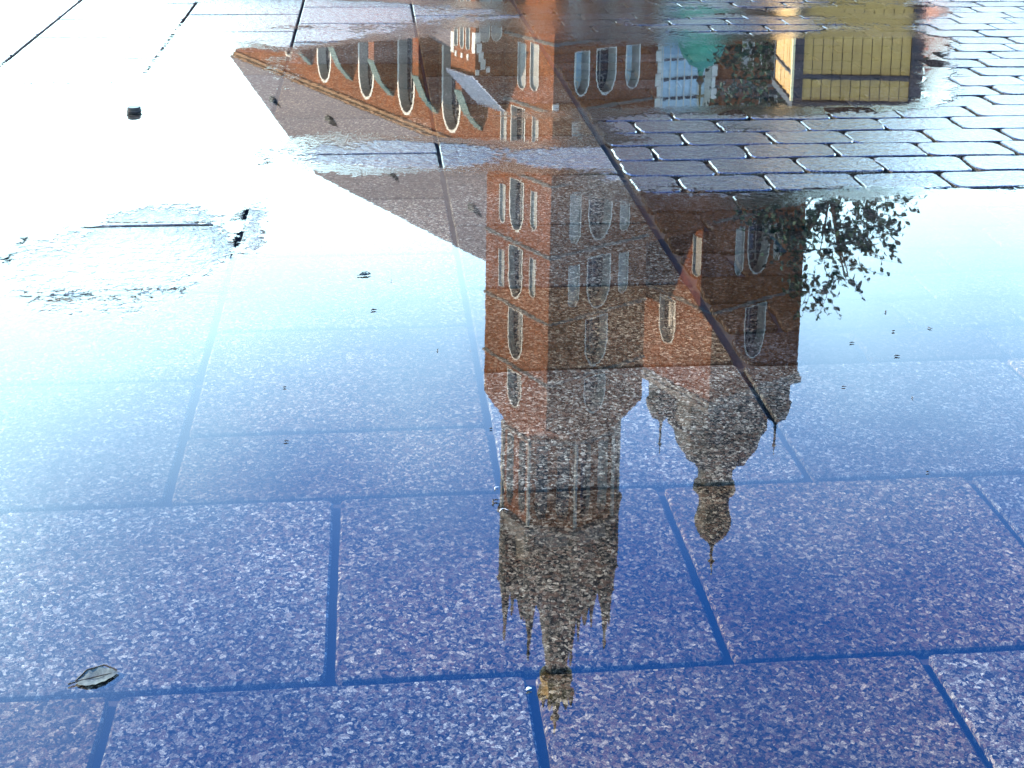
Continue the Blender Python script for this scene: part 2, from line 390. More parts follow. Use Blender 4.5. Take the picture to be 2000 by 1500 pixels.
bm = bmesh.new()                                       # standing water: one level sheet, its depth kept per vertex
xs = [-5.2 + .045 * i for i in range(236)]; ys = [.9 + .045 * j for j in range(240)]
lay = bm.verts.layers.float.new('depth'); grid = {}
D_ = {}
for i, x in enumerate(xs):
    for j, y in enumerate(ys): D_[i, j] = depth(x, y)
for i in range(len(xs) - 1):
    for j in range(len(ys) - 1):
        if max(D_[i, j], D_[i + 1, j], D_[i, j + 1], D_[i + 1, j + 1]) < -.25: continue
        f = []
        for a, b in ((i, j), (i + 1, j), (i + 1, j + 1), (i, j + 1)):
            if (a, b) not in grid:
                v = bm.verts.new((xs[a], ys[b], .0022)); v[lay] = D_[a, b]; grid[a, b] = v
            f.append(grid[a, b])
        bm.faces.new(f)
tag(build('water', bm, WATER), kind='structure')

# ------------------------------------------------------------------ the church (local x along the west front, local y towards the choir)
CH = empty('church', (3.2857, 103.8, 0), .6283)
tag(CH, 'red brick gothic church with two unequal towers, seen upside down in the standing water', 'church')

def arch(w, h, rise=None, seg=5):
    """pointed-arch outline, sill at 0, tip at h, centred on 0"""
    rise = rise or w * .95
    pts = [(-w / 2, 0), (w / 2, 0)]
    spring = h - rise
    for k in range(seg + 1):
        t = k / seg; pts.append((w / 2 * (1 - t ** 1.7), spring + rise * math.sin(t * PI / 2)))
    for k in range(seg - 1, -1, -1):
        t = k / seg; pts.append((-w / 2 * (1 - t ** 1.7), spring + rise * math.sin(t * PI / 2)))
    return pts
class Face:
    """a vertical wall face: origin, direction along it, outward normal"""
    def __init__(s, o, u, n): s.o, s.u, s.n = Vector((*o, 0)), Vector((*u, 0)), Vector((*n, 0))
    def p(s, a, z, d=0): return s.o + s.u * a + Vector((0, 0, z)) + s.n * d
def wall_face(bm, F, outer, holes, mi=0):
    polys = [[Vector((a, b, 0)) for a, b in outer]] + [[Vector((a, b, 0)) for a, b in h] for h in holes]
    flat = [p for pl in polys for p in pl]
    vs = [bm.verts.new(F.p(p.x, p.y)) for p in flat]
    for t in tessellate_polygon(polys):
        try: bm.faces.new([vs[i] for i in t]).material_index = mi
        except ValueError: pass
def opening(F, ca, z0, w, h, kind, parent, name=None, depth_=.9, rim=None):
    """window or blind panel set into the hole; returns the hole outline"""
    pts = [(ca + a, z0 + b) for a, b in arch(w, h, rise=w * (.85 if kind != 'panel' else .55))]
    bm = bmesh.new()
    dp = .16 if kind == 'panel' else depth_
    n = len(pts)
    # reveal
    A = [bm.verts.new(F.p(a, b)) for a, b in pts]; B = [bm.verts.new(F.p(a, b, -dp)) for a, b in pts]
    for i in range(n):
        f = bm.faces.new((A[i], A[(i + 1) % n], B[(i + 1) % n], B[i])); f.material_index = 0
    bm.faces.new(B).material_index = 0 if kind == 'panel' else (3 if kind == 'leaded' else 1)
    # rim moulding, proud of the wall
    rw = rim or (.05 if kind == 'panel' else .10)
    cxm, czm = ca, z0 + h * .45
    O1 = []; O2 = []
    for i in range(n):
        p0, p1, p2 = pts[i - 1], pts[i], pts[(i + 1) % n]
        t = Vector((p2[0] - p0[0], p2[1] - p0[1])).normalized(); nr = Vector((t.y, -t.x))
        O1.append(bm.verts.new(F.p(p1[0] + nr.x * rw, p1[1] + nr.y * rw, .035))); O2.append(bm.verts.new(F.p(p1[0], p1[1], .035)))
    for i in range(n):
        j = (i + 1) % n
        bm.faces.new((O1[i], O1[j], O2[j], O2[i])).material_index = 2
        bm.faces.new((O2[i], O2[j], A[j], A[i])).material_index = 2
    if kind in ('window', 'leaded'):                   # mullion, transoms and a tracery ring
        d0 = -dp + .12
        for m_ in ((0,) if w < 2.6 else (-w / 6, w / 6)):
            for s in (-1, 1):
                vs = [bm.verts.new(F.p(ca + m_ + s * .07 * q, zz, d0 if q else d0)) for q in (1, -1) for zz in (z0, z0 + h * .8)]
                bm.faces.new((vs[0], vs[1], vs[3], vs[2])).material_index = 4 if kind == 'window' else 2; break
        for k in range(1, int(h / 1.1)):
            zz = z0 + k * 1.1
            if zz > z0 + h * .72: break
            vs = [bm.verts.new(F.p(ca + s * w / 2, z_, d0 - .02)) for s in (-1, 1) for z_ in (zz, zz + .05)]
            bm.faces.new((vs[0], vs[1], vs[3], vs[2])).material_index = 4 if kind == 'window' else 2
        rr = w * .24; zc = z0 + h - w * .52
        ring = [[bm.verts.new(F.p(ca + q * math.cos(t * PI / 6), zc + q * math.sin(t * PI / 6), d0 + .02)) for t in range(12)] for q in (rr, rr * .62)]
        for k in range(12): bm.faces.new((ring[0][k], ring[0][(k + 1) % 12], ring[1][(k + 1) % 12], ring[1][k])).material_index = 4 if kind == 'window' else 2
    build(name or ('blind_panel' if kind == 'panel' else 'window'), bm, [PLASTER, GLASS, STONE, PGLASS, GREYSTONE], parent, smooth='keep')
    return pts

def cornice(x0, x1, y0, y1, z, parent, th=.12, out=.13, mat=None):
    bm = bmesh.new(); box(bm, x0 - out, x1 + out, y0 - out, y1 + out, z - th, z)
    box(bm, x0 - out * .5, x1 + out * .5, y0 - out * .5, y1 + out * .5, z - th * 1.9, z - th - .002)
    build('cornice', bm, mat or GREYSTONE, parent)

def tower(x0, x1, y0, y1, top, west, north, cz, label):
    bm = bmesh.new(); T = empty_t = bpy.data.objects.new('tower', None)
    hw, hn = [], []
    # geometry first, the object after: its children need it
    me = bpy.data.meshes.new('tower'); T = bpy.data.objects.new('tower', me); COL.objects.link(T); T.parent = CH; T['label'] = label
    FW = Face((x0, y0), (1, 0), (0, -1)); FN = Face((x0, y1), (0, -1), (-1, 0))
    for (c, z0, w_, h_, k) in west: hw.append(opening(FW, c, z0, w_, h_, k, T))
    for (c, z0, w_, h_, k) in north: hn.append(opening(FN, (y1 - y0) - c, z0, w_, h_, k, T, depth_=.55))
    W_, D__ = x1 - x0, y1 - y0
    wall_face(bm, FW, [(0, 0), (W_, 0), (W_, top), (0, top)], hw)
    wall_face(bm, FN, [(0, 0), (D__, 0), (D__, top), (0, top)], hn)
    wall_face(bm, Face((x1, y0), (0, 1), (1, 0)), [(0, 0), (D__, 0), (D__, top), (0, top)], [])
    wall_face(bm, Face((x1, y1), (-1, 0), (0, 1)), [(0, 0), (W_, 0), (W_, top), (0, top)], [])
    bm.faces.new([bm.verts.new((a, b, top)) for a, b in ((x0, y0), (x1, y0), (x1, y1), (x0, y1))])
    bmesh.ops.remove_doubles(bm, verts=bm.verts, dist=.0005); bmesh.ops.recalc_face_normals(bm, faces=bm.faces)
    bm.to_mesh(me); bm.free(); me.materials.append(BRICK)
    for z in cz: cornice(x0, x1, y0, y1, z, T)
    return T
WT, NW = 10.1, 8.7
west = [(2.75, 20.0, 1.35, 3.4, 'leaded'), (5.2, 20.0, 1.9, 3.6, 'window'), (7.95, 20.0, 1.35, 3.5, 'leaded')]
west += [(1.9, 13.5, 1.1, 4.6, 'panel'), (5.1, 13.0, 2.0, 5.2, 'window'), (8.2, 13.5, 1.1, 4.6, 'panel')]
for z0, zc, hc, hs_ in ((25.2, 25.0, 4.4, 3.3), (31.0, 31.0, 4.5, 4.1), (37.0, 37.0, 4.3, 3.4)):
    west += [(2.45, z0 + .25, 1.05, hs_, 'panel'), (5.0, zc, 2.3, hc, 'window'), (7.6, z0 + .2, .95, hs_, 'panel')]
west += [(4.9, 42.1, 2.2, 4.1, 'window'), (4.9, 47.3, 2.1, 3.0, 'window')]
north = [(4.1, 19.7, 1.0, 3.7, 'panel'), (2.45, 19.5, 1.05, 3.7, 'panel')]
for z0, hc in ((25.0, 4.3), (31.0, 4.2), (36.6, 4.2)):
    north += [(6.45, z0 + .8, .75, hc - 1.0, 'panel'), (4.5, z0, 1.75, hc, 'window'), (2.2, z0 + .3, .75, hc - 1.0, 'panel')]
north += [(4.4, 42.0, 1.85, 4.1, 'window'), (4.4, 47.3, 1.8, 2.9, 'window')]
NT = tower(0, WT, 0, NW, 50.6, west, north, (12.4, 19.3, 24.7, 30.5, 36.3, 41.8, 46.9), 'taller tower with the needle spire')
ccx, ccy = WT / 2, NW / 2
# broach from the square shaft to the octagon, then the octagonal storey
def octo(r, k, fx=1.0, fy=.93): t = PI / 8 + k * PI / 4; return (ccx + fx * r * math.cos(t), ccy + fy * r * math.sin(t))
RO = 5.15
bm = bmesh.new()
sq = [bm.verts.new((x, y, 50.6)) for x, y in ((WT, NW), (0, NW), (0, 0), (WT, 0))]
oc = [bm.verts.new((*octo(RO, k), 52.1)) for k in range(8)]
for k in range(4):
    a, b = oc[2 * k], oc[2 * k + 1] if 2 * k + 1 < 8 else oc[0]
    bm.faces.new((sq[k], oc[2 * k], oc[(2 * k + 1) % 8])) if False else None
for k in range(4):
    bm.faces.new((sq[k], oc[(2 * k + 1) % 8], oc[2 * k]))
    bm.faces.new((sq[k], sq[(k + 1) % 4], oc[(2 * k + 2) % 8], oc[(2 * k + 1) % 8]))
build('broach', bm, BRICK, NT)
me = bpy.data.meshes.new('octagonal_storey'); OS = bpy.data.objects.new('octagonal_storey', me); COL.objects.link(OS); OS.parent = NT
bm = bmesh.new()
for k in range(8):
    a, b = Vector(octo(RO, k)), Vector(octo(RO, (k + 1) % 8)); d = (b - a); ln = d.length; d.normalize()
    F = Face(tuple(a), tuple(d), (d.y, -d.x))
    holes = []
    for q in (.27, .73):
        pts = [(ln * q + x_, 53.0 + z_) for x_, z_ in arch(ln * .26, 6.4, ln * .24, 4)]
        holes.append(pts); n_ = len(pts)
        A = [bm.verts.new(F.p(x_, z_)) for x_, z_ in pts]; B = [bm.verts.new(F.p(x_, z_, -.5)) for x_, z_ in pts]
        for i in range(n_): bm.faces.new((A[i], A[(i + 1) % n_], B[(i + 1) % n_], B[i])).material_index = 1
        bm.faces.new(B).material_index = 1 if (k + (q > .5)) % 3 == 0 else 2
    wall_face(bm, F, [(0, 52.1), (ln, 52.1), (ln, 61.2), (0, 61.2)], holes)
    tube(bm, [(*octo(RO + .05, k), 52.3), (*octo(RO + .05, k), 61.2)], .17, 6, 1)
bm.to_mesh(me); bm.free()
for m in (BRICK, PLASTER, GLASS): me.materials.append(m)
bm = bmesh.new()
rings(bm, ccx, ccy, [(RO, 60.0), (RO + .45, 60.2), (RO + .5, 60.6), (RO + .1, 60.9), (RO + .15, 61.7), (RO - .1, 61.8)], 8, PI / 8, 1, .93)
build('gallery', bm, GREYSTONE, NT); bm = bmesh.new()
rings(bm, ccx, ccy, [(RO, 52.4), (RO + .22, 52.5), (RO + .22, 52.7), (RO, 52.8)], 8, PI / 8, 1, .93)
build('string_course', bm, GREYSTONE, NT)
bm = bmesh.new()
rings(bm, ccx, ccy, [(4.5, 61.6), (4.4, 66.3), (3.2, 67.6), (2.5, 68.6), (1.75, 70.3), (1.42, 72.0), (1.15, 74.5), (.92, 76.2), (.35, 79.3), (.2, 80.5)], 8, PI / 8, 1, .95)
for k in range(8):                                     # little gables between the turrets
    t = k * PI / 4
    rings(bm, ccx + 3.9 * math.cos(t), ccy + 3.7 * math.sin(t), [(.9, 64.5), (.8, 66.8), (.12, 69.8)], 4, t)
build('spire', bm, SPIRE, NT)
for k in range(16):
    big = k % 2 == 0
    t = PI / 8 + k * PI / 8; r_ = 4.75 if big else 3.0
    x, y = ccx + r_ * math.cos(t), ccy + .95 * r_ * math.sin(t)
    bm = bmesh.new()
    if big: rings(bm, x, y, [(.62, 60.7), (.60, 66.6), (.78, 66.8), (.55, 67.0), (.30, 69.2), (.10, 71.6), (.16, 71.8), (.05, 72.6)], 8)
    else: rings(bm, x, y, [(.42, 65), (.42, 68.3), (.5, 68.4), (.2, 70.0), (.05, 71.8)], 6)
    build('pinnacle', bm, SPIRE, NT)
bm = bmesh.new()
rings(bm, ccx, ccy, [(1.05, 76.0), (1.45, 76.5), (1.5, 77.0), (1.25, 77.2), (1.45, 78.3), (1.15, 78.4), (.9, 77.3)], 16)
for k in range(12):
    t = k * PI / 6; rings(bm, ccx + 1.42 * math.cos(t), ccy + 1.42 * math.sin(t), [(.2, 78.1), (.26, 78.5), (.05, 79.2)], 6)
rings(bm, ccx, ccy, [(.18, 80.3), (.42, 80.6), (.42, 80.95), (.14, 81.2), (.06, 82.4)], 10)
build('gilded_crown', bm, GOLD, NT)

# lower tower
SX0, SX1 = 18.0, 29.2
sw = [(2.9, 20.2, 1.35, 3.6, 'panel'), (5.4, 20.0, 1.9, 3.9, 'window'), (8.3, 20.2, 1.2, 3.4, 'panel'), (2.9, 26.4, 1.2, 2.9, 'panel'), (5.6, 26.0, 2.1, 4.4, 'window'), (8.4, 26.4, 1.2, 2.9, 'panel'),
      (2.6, 32.0, 1.1, 3.8, 'panel'), (5.5, 31.5, 2.4, 4.4, 'window'), (8.4, 32.0, 1.1, 3.6, 'panel'),
      (2.95, 37.6, 1.0, 4.2, 'panel'), (5.3, 37.4, 2.6, 4.8, 'window'), (7.7, 38.0, .9, 3.4, 'panel'), (5.3, 45.2, 2.5, 4.8, 'window')]
sn = [(5.7, 45.2, 2.0, 4.3, 'window'), (2.2, 38.5, 1.0, 3.6, 'panel')]
STW = tower(SX0, SX1, 0, NW + .75, 53.6, sw, sn, (19.3, 25.3, 31.0, 36.6, 44.9), 'lower tower with the round helmet dome')
cornice(SX0, SX1, 0, NW + .75, 53.9, STW, .5, .3)
sx, sy = (SX0 + SX1) / 2 - .1, NW / 2
bm = bmesh.new()
rings(bm, sx, sy, [(4.35, 53.9), (4.3, 57.4), (4.65, 57.7), (4.6, 58.1), (4.15, 58.3), (4.0, 59.2), (3.75, 60.2), (3.1, 61.2), (2.2, 61.9), (2.0, 62.2), (1.65, 62.4), (1.6, 63.9), (1.95, 64.3), (2.0, 64.8), (1.5, 65.1), (1.4, 66.6), (1.5, 66.9), (1.72, 67.8), (1.65, 68.7), (1.15, 69.5), (.5, 70.1), (.16, 70.7), (.13, 72.1)], 16, PI / 16)
build('helmet_dome', bm, SPIRE, STW, smooth=False)
bm = bmesh.new(); rings(bm, sx, sy, [(.1, 71.9), (.38, 72.2), (.1, 72.5), (.04, 73.5)], 8); build('gilded_ball', bm, GOLD, STW)
for (tx, ty) in ((SX0 + 1.3, 1.2), (SX1 - 1.3, 1.2), (SX0 + 1.3, NW - 1.2), (SX1 - 1.3, NW - 1.2)):
    bm = bmesh.new()
    rings(bm, tx, ty, [(1.25, 53.9), (1.2, 55.8), (1.45, 56.0), (1.4, 56.3), (1.3, 56.8), (1.0, 57.5), (.35, 57.9), (.13, 58.4), (.09, 60.2), (.22, 60.4), (.05, 60.7), (.03, 61.4)], 10)
    build('corner_turret', bm, SPIRE, STW)

# facade between the towers, with the great window
me = bpy.data.meshes.new('west_front'); WF = bpy.data.objects.new('west_front', me); COL.objects.link(WF); WF.parent = CH
F = Face((WT, .35), (1, 0), (0, -1))
win = [(4.1 + a, 12.0 + b) for a, b in arch(5.7, 17.2, 4.2, 8)]
bm = bmesh.new(); wall_face(bm, F, [(0, 0), (7.9, 0), (7.9, 37), (0, 37)], [win])
wall_face(bm, Face((WT, 8.6), (1, 0), (0, -1)), [(-3, 30), (11, 30), (4.5, 48.2)], [])
vs = [bm.verts.new(p) for p in ((WT, .35, 37), (SX0, .35, 37), (SX0, 8.6, 37.5), (WT, 8.6, 37.5))]; bm.faces.new(vs)
bm.to_mesh(me); bm.free(); me.materials.append(BRICK)
bm = bmesh.new(); n_ = len(win)
A = [bm.verts.new(F.p(a, b)) for a, b in win]; B = [bm.verts.new(F.p(a, b, -.8)) for a, b in win]
for i in range(n_): bm.faces.new((A[i], A[(i + 1) % n_], B[(i + 1) % n_], B[i])).material_index = 1
bm.faces.new(B).material_index = 0
for k in range(1, 7):                                  # glazing bars
    a = 4.1 - 2.85 + 5.7 * k / 7
    zt = 28.6 - abs(k - 3.5) * .9
    vs = [bm.verts.new(F.p(a + s * .06, z_, -.7)) for s in (-1, 1) for z_ in (12, zt)]; bm.faces.new((vs[0], vs[1], vs[3], vs[2])).material_index = 1
for j in range(9):
    zz = 13.5 + j * 1.65
    for k in range(7):
        a = 4.1 - 2.85 + 5.7 * k / 7
        vs = [bm.verts.new(F.p(a + q, z_ + (k * .05), -.68)) for q in (.12, .72) for z_ in (zz, zz + .22)]; bm.faces.new((vs[0], vs[1], vs[3], vs[2])).material_index = 2
for s in (-1, 1):                                      # toothed white stone jambs
    for j in range(14):
        ww = .62 if j % 2 else .42
        a = 4.1 + s * (2.85 + ww / 2)
        x0, x1 = WT + a - ww / 2, WT + a + ww / 2
        box(bm, x0, x1, .35 - .06, .35 + .1, 12 + j * .98, 12 + j * .98 + .93, 1)
build('great_window', bm, [PGLASS, STONE, DWOOD], WF, smooth='keep')

# porch
PX, PY = 13.9, -1.6
bm = bmesh.new(); rings(bm, PX, PY, [(3.4, 0), (3.3, 13), (3.7, 13.4), (3.7, 13.9), (3.2, 14)], 8, PI / 8)
PO = build('porch', bm, STONE, CH)
bm = bmesh.new(); box(bm, PX - .9, PX + .9, PY - 3.5, PY - 3.0, .1, 4.2); build('door', bm, DWOOD, PO)
bm = bmesh.new()
rings(bm, PX, PY, [(3.3, 14), (3.0, 15.6), (2.3, 17.2), (2.1, 18.2), (1.95, 18.6), (2.0, 19.4), (1.9, 20.4), (1.6, 21.2), (1.0, 21.9), (.3, 22.3), (.12, 23)], 16)
build('copper_dome', bm, COPPER, PO, smooth=True)
bm = bmesh.new(); rings(bm, PX, PY, [(.08, 22.8), (.36, 23.3), (.1, 23.7), (.07, 25.4)], 8); box(bm, PX - .4, PX + .4, PY - .05, PY + .05, 24.5, 24.7)
build('gilded_cross', bm, GOLD, PO)

# nave and choir
E1 = 5.0; NE0, NE1 = 8.7, 68.5
me = bpy.data.meshes.new('nave'); NV = bpy.data.objects.new('nave', me); COL.objects.link(NV); NV.parent = CH
FN = Face((E1, NE1), (0, -1), (-1, 0))
bm = bmesh.new(); holes = []
wins = [14.2, 21.7, 29.6, 37.3, 46.2, 54.5, 62.5]
for c in wins: holes.append(opening(FN, NE1 - c, 20.5, 2.7, 10.9 if c < 50 else 9.6, 'window', NV, depth_=.95, rim=.24))
wall_face(bm, FN, [(0, 0), (NE1 - NE0, 0), (NE1 - NE0, 33), (0, 33)], holes)
for f_ in (((24.2, NE0, 0), (24.2, NE1, 0), (24.2, NE1, 33), (24.2, NE0, 33)), ((E1, NE1, 0), (24.2, NE1, 0), (24.2, NE1, 33), (E1, NE1, 33))):
    bm.faces.new([bm.verts.new(p) for p in f_])
bm.to_mesh(me); bm.free(); me.materials.append(BRICK)
bm = bmesh.new(); RX, RZ = 14.6, 48.4
rp = [(E1 - .5, NE0, 32.7), (24.7, NE0, 32.7), (RX, NE0, RZ), (E1 - .5, NE1 + .5, 32.7), (24.7, NE1 + .5, 32.7), (RX, 66.4, RZ)]
v = [bm.verts.new(p) for p in rp]
for q in ((0, 2, 5, 3), (1, 4, 5, 2), (3, 5, 4), (0, 1, 2), (0, 3, 4, 1)): bm.faces.new([v[i] for i in q])
RF = build('roof', bm, ROOF, NV)
bm = bmesh.new(); box(bm, E1 - .42, E1 + .1, NE0, NE1 + .4, 32.5, 32.68); box(bm, E1 - .2, E1 + .1, NE0, NE1 + .2, 32.1, 32.49)
build('eaves_moulding', bm, mat_noise('ochre stone', (.20, .11, .06), (.14, .08, .045), 1), NV)
for (yy, zz) in ((24, 40), (33, 36.5), (40, 40.5), (48, 36), (56, 40.5), (63, 37)):
    xx = E1 - .5 + (zz - 32.7) * (RX - E1 + .5) / (RZ - 32.7)
    bm = bmesh.new(); vv = [bm.verts.new(p) for p in ((xx - .35, yy - .5, zz - .1), (xx - .35, yy + .5, zz - .1), (xx - .35, yy + .5, zz + .5), (xx - .35, yy - .5, zz + .5), (xx + .9, yy + .5, zz + 1.3), (xx + .9, yy - .5, zz + 1.3), (xx + .9, yy - .5, zz - .2), (xx + .9, yy + .5, zz - .2))]
    for q in ((0, 1, 2, 3), (3, 2, 4, 5), (0, 3, 5, 6), (1, 7, 4, 2), (0, 6, 7, 1)): bm.faces.new([vv[i] for i in q])
    build('dormer', bm, SPIRE, NV)
for c in [10.6, 18.0, 25.2, 33.3, 41.4, 50.2, 58.4, 66.6]:
    bm = bmesh.new(); b0, b1, ex = c - 1.3, c - .25, E1 - 2.2
    prof = [(ex, 0), (E1 - .01, 0), (E1 - .01, 30.0), (ex + .9, 28.6), (ex, 26.6)]
    A = [bm.verts.new((x, b0, z)) for x, z in prof]; B = [bm.verts.new((x, b1, z)) for x, z in prof]
    bm.faces.new(A); bm.faces.new(B[::-1])
    for i in range(5): bm.faces.new((A[i], A[(i + 1) % 5], B[(i + 1) % 5], B[i]))
    B_ = build('buttress', bm, BRICK, NV)
    bm = bmesh.new()
    prof = [(E1 - .02, 30.03), (ex + .9, 28.63), (ex - .06, 26.45), (ex - .06, 26.6), (ex + .88, 28.8), (E1 - .02, 30.3)]
    A = [bm.verts.new((x, b0 - .1, z)) for x, z in prof]; B = [bm.verts.new((x, b1 + .1, z)) for x, z in prof]
    bm.faces.new(A); bm.faces.new(B[::-1])
    for i in range(6): bm.faces.new((A[i], A[(i + 1) % 6], B[(i + 1) % 6], B[i]))
    build('copper_cap', bm, CAPM, B_)
bm = bmesh.new()                                       # lower apse beyond the choir
rings(bm, 13.6, 71.5, [(8.8, 0), (8.8, 30.6)], 8, PI / 8)
AP = build('apse', bm, BRICK, NV)
bm = bmesh.new(); rings(bm, 13.6, 71.5, [(9.1, 30.6), (2.0, 33.5)], 8, PI / 8); build('roof', bm, ROOF, AP)
# side aisle, lean-to roof
bm = bmesh.new(); box(bm, -6.5, E1 - .02, 9.9, 44, 0, 14.5); AI = build('aisle', bm, BRICK, CH)
bm = bmesh.new(); vv = [bm.verts.new(p) for p in ((-7, 9.9, 14.3), (-7, 44.5, 14.3), (E1 - .02, 44.5, 23.6), (E1 - .02, 9.9, 23.6), (E1 - .02, 9.9, 14.3), (E1 - .02, 44.5, 14.3))]
for q in ((0, 1, 2, 3), (0, 3, 4), (1, 5, 2), (0, 4, 5, 1)): bm.faces.new([vv[i] for i in q])
build('roof', bm, ROOF, AI)
# small stair block in the corner of tower and aisle
me = bpy.data.meshes.new('stair_block'); SB = bpy.data.objects.new('stair_block', me); COL.objects.link(SB); SB.parent = CH
bx0, by0, by1 = -2.9, 6.4, 9.9
FB = Face((bx0, by1), (0, -1), (-1, 0)); FC = Face((bx0, by0), (1, 0), (0, -1))
bm = bmesh.new()
hn = [opening(FB, c, 13.6, .52, 6.9, 'panel', SB) for c in (.75, 1.6, 2.45)]
hw = [opening(FC, c, 13.0, .95, 6.8, 'panel', SB) for c in (.85, 2.0)]
wall_face(bm, FB, [(0, 0), (3.5, 0), (3.5, 22.7), (0, 22.7)], hn)
wall_face(bm, FC, [(0, 0), (2.88, 0), (2.88, 25.5), (0, 22.7)], hw)
vv = [bm.verts.new(p) for p in ((bx0, by1, 0), (-.02, by1, 0), (-.02, by1, 25.5), (bx0, by1, 22.7))]; bm.faces.new(vv)
for p in ((0.02, 19.9), (3.12, 19.9)):
    pass
bm.to_mesh(me); bm.free(); me.materials.append(BRICK)
bm = bmesh.new()
x0, x1 = bx0 - .35, -.01
for k in range(11):                                    # standing-seam tin roof
    a, b = by0 - .25 + k * .36, by0 - .25 + k * .36 + .30
    vv = [bm.verts.new(p) for p in ((x0, a, 22.45), (x0, b, 22.45), (x1, b, 25.75), (x1, a, 25.75))]; bm.faces.new(vv)
    vv = [bm.verts.new(p) for p in ((x0, b, 22.45), (x0, b + .03, 22.62), (x1, b + .03, 25.92), (x1, b, 25.75))]; bm.faces.new(vv)
    vv = [bm.verts.new(p) for p in ((x0, b + .03, 22.62), (x0, b + .06, 22.45), (x1, b + .06, 25.75), (x1, b + .03, 25.92))]; bm.faces.new(vv)
build('roof', bm, TIN, SB)
BL = [(bx0 - .05, bx0 + .02, y_, y_ + .42, z_, z_ + 1.7) for y_, z_ in ((by1 - .45, 19.4), (by0 + .02, 19.0))]
BL += [(bx0 + a, bx0 + a + .45, by0 - .05, by0 + .02, z_, z_ + .8) for a, z_ in ((0, 19.0), (.12, 19.9), (.32, 20.6), (.5, 21.2))]
BL += [(bx0 + a, bx0 + a + .34, by0 - .05, by0 + .02, z_, z_ + .45) for a, z_ in ((1.05, 21.9), (0.02, 22.0))]
BL += [(bx0 - .05, bx0 + .02, by1 - y_ - .12, by1 - y_ + .12, 20.9, 21.3) for y_ in (.75, 1.6, 2.45)]
for b_ in BL: bm = bmesh.new(); box(bm, *b_); build('stone_block', bm, STONE, SB)
bm = bmesh.new(); box(bm, WT * 0 - .06, .5, -.06, .02, 23.85, 24.4); build('white_block', bm, STONE, NT)

# ------------------------------------------------------------------ townhouse far right
TH = empty('townhouse', (36.5, 96, 0), -.12)
tag(TH, 'pinkish townhouse with tiled roof, seen in a small wet patch at the right edge', 'building')
bm = bmesh.new(); box(bm, -6.5, 6.5, 0, 11, 0, 16.5)
hb = build('wall', bm, mat_noise('pink render', (.42, .24, .20), (.34, .19, .16), .7), TH)
for i in range(5):
    for j in range(4):
        bm = bmesh.new(); x0 = -5.6 + i * 2.45; z0 = 1.6 + j * 3.8
        box(bm, x0, x0 + 1.3, -.05, .02, z0, z0 + 2.2, 0); box(bm, x0 + .12, x0 + 1.18, -.08, -.052, z0 + .12, z0 + 2.08, 1)
        build('window', bm, [STONE, GLASS], TH)
bm = bmesh.new(); v = [bm.verts.new(p) for p in ((-6.9, -.4, 16.5), (6.9, -.4, 16.5), (6.9, 11.4, 16.5), (-6.9, 11.4, 16.5), (-6.0, 5.5, 20.6), (6.0, 5.5, 20.6))]
for q in ((0, 1, 5, 4), (2, 3, 4, 5), (1, 2, 5), (3, 0, 4), (0, 3, 2, 1)): bm.faces.new([v[i] for i in q])
build('roof', bm, mat_noise('red tiles', (.26, .08, .05), (.18, .06, .045), 1.2), TH)

# ------------------------------------------------------------------ wooden booth
KX0, KX1, KY0, KY1, KH = 3.93, 5.76, 19.0, 20.5, 3.22
KB = empty('wooden_booth', (0, 0, 0)); tag(KB, 'tall booth of ochre vertical planks framed in dark timber, left side in sunlight', 'booth')
def planks(bm, x0, x1, y0, y1, z0, z1):
    along_x = (x1 - x0) > (y1 - y0); ln = (x1 - x0) if along_x else (y1 - y0); n_ = max(1, round(ln / .137)); st = ln / n_
    for k in range(n_):
        a = k * st + .006; b = (k + 1) * st - .006; o_ = random.uniform(0, .006)
        if along_x: box(bm, x0 + a, x0 + b, y0 + o_, y1, z0, z1)
        else: box(bm, x0 + o_, x1, y0 + a, y0 + b, z0, z1)
def pl(x0, x1, y0, y1, z0, z1, m=PLANK, name='plank_panel'):
    bm = bmesh.new(); planks(bm, x0, x1, y0, y1, z0, z1); return build(name, bm, m, KB)
bm = bmesh.new(); box(bm, KX0 + .09, KX1 - .09, KY0 + .09, KY1 - .09, .02, KH - .05); build('core', bm, DWOOD, KB)
PW = .16
for z0, z1 in ((.12, 2.735), (2.81, KH - .11)):
    pl(KX0 + PW, KX1 - PW, KY0 + .05, KY0 + .085, z0, z1); pl(KX0 + .05, KX0 + .085, KY0 + .05, KY1 - .05, z0, z1)
    pl(KX1 - .085, KX1 - .05, KY0 + .05, KY1 - .05, z0, z1); pl(KX0 + PW, KX1 - PW, KY1 - .085, KY1 - .05, z0, z1)
for (x, y) in ((KX0, KY0), (KX1 - PW, KY0), (KX1 - PW, KY1 - .05), (KX0, KY1 - .05)):
    bm = bmesh.new(); box(bm, x + (.04 if x < 4 else 0), x + PW, y, y + .05, 0, KH - .1); build('post', bm, DWOOD, KB)
bm = bmesh.new(); box(bm, KX0, KX0 + .035, KY0 + .002, KY0 + .05, 0, KH - .1); build('corner_strip', bm, mat_noise('cream paint', (.62, .52, .33), (.55, .45, .28), 5), KB)
for z0, z1 in ((2.737, 2.808),):
    for b_ in ((KX0 + PW + .002, KX1 - PW - .002, KY0 + .02, KY0 + .049), (KX0 + .03, KX0 + .049, KY0 + .06, KY1 - .06)):
        bm = bmesh.new(); zz = (z0, z1) if b_[1] - b_[0] > .3 else (z0 + .02, z1 - .02); box(bm, *b_, *zz); build('rail', bm, DWOOD, KB)
bm = bmesh.new(); box(bm, KX0 + .02, KX1 + .0, KY0 - .02, KY1 + .02, KH - .099, KH); build('roof', bm, DWOOD, KB)

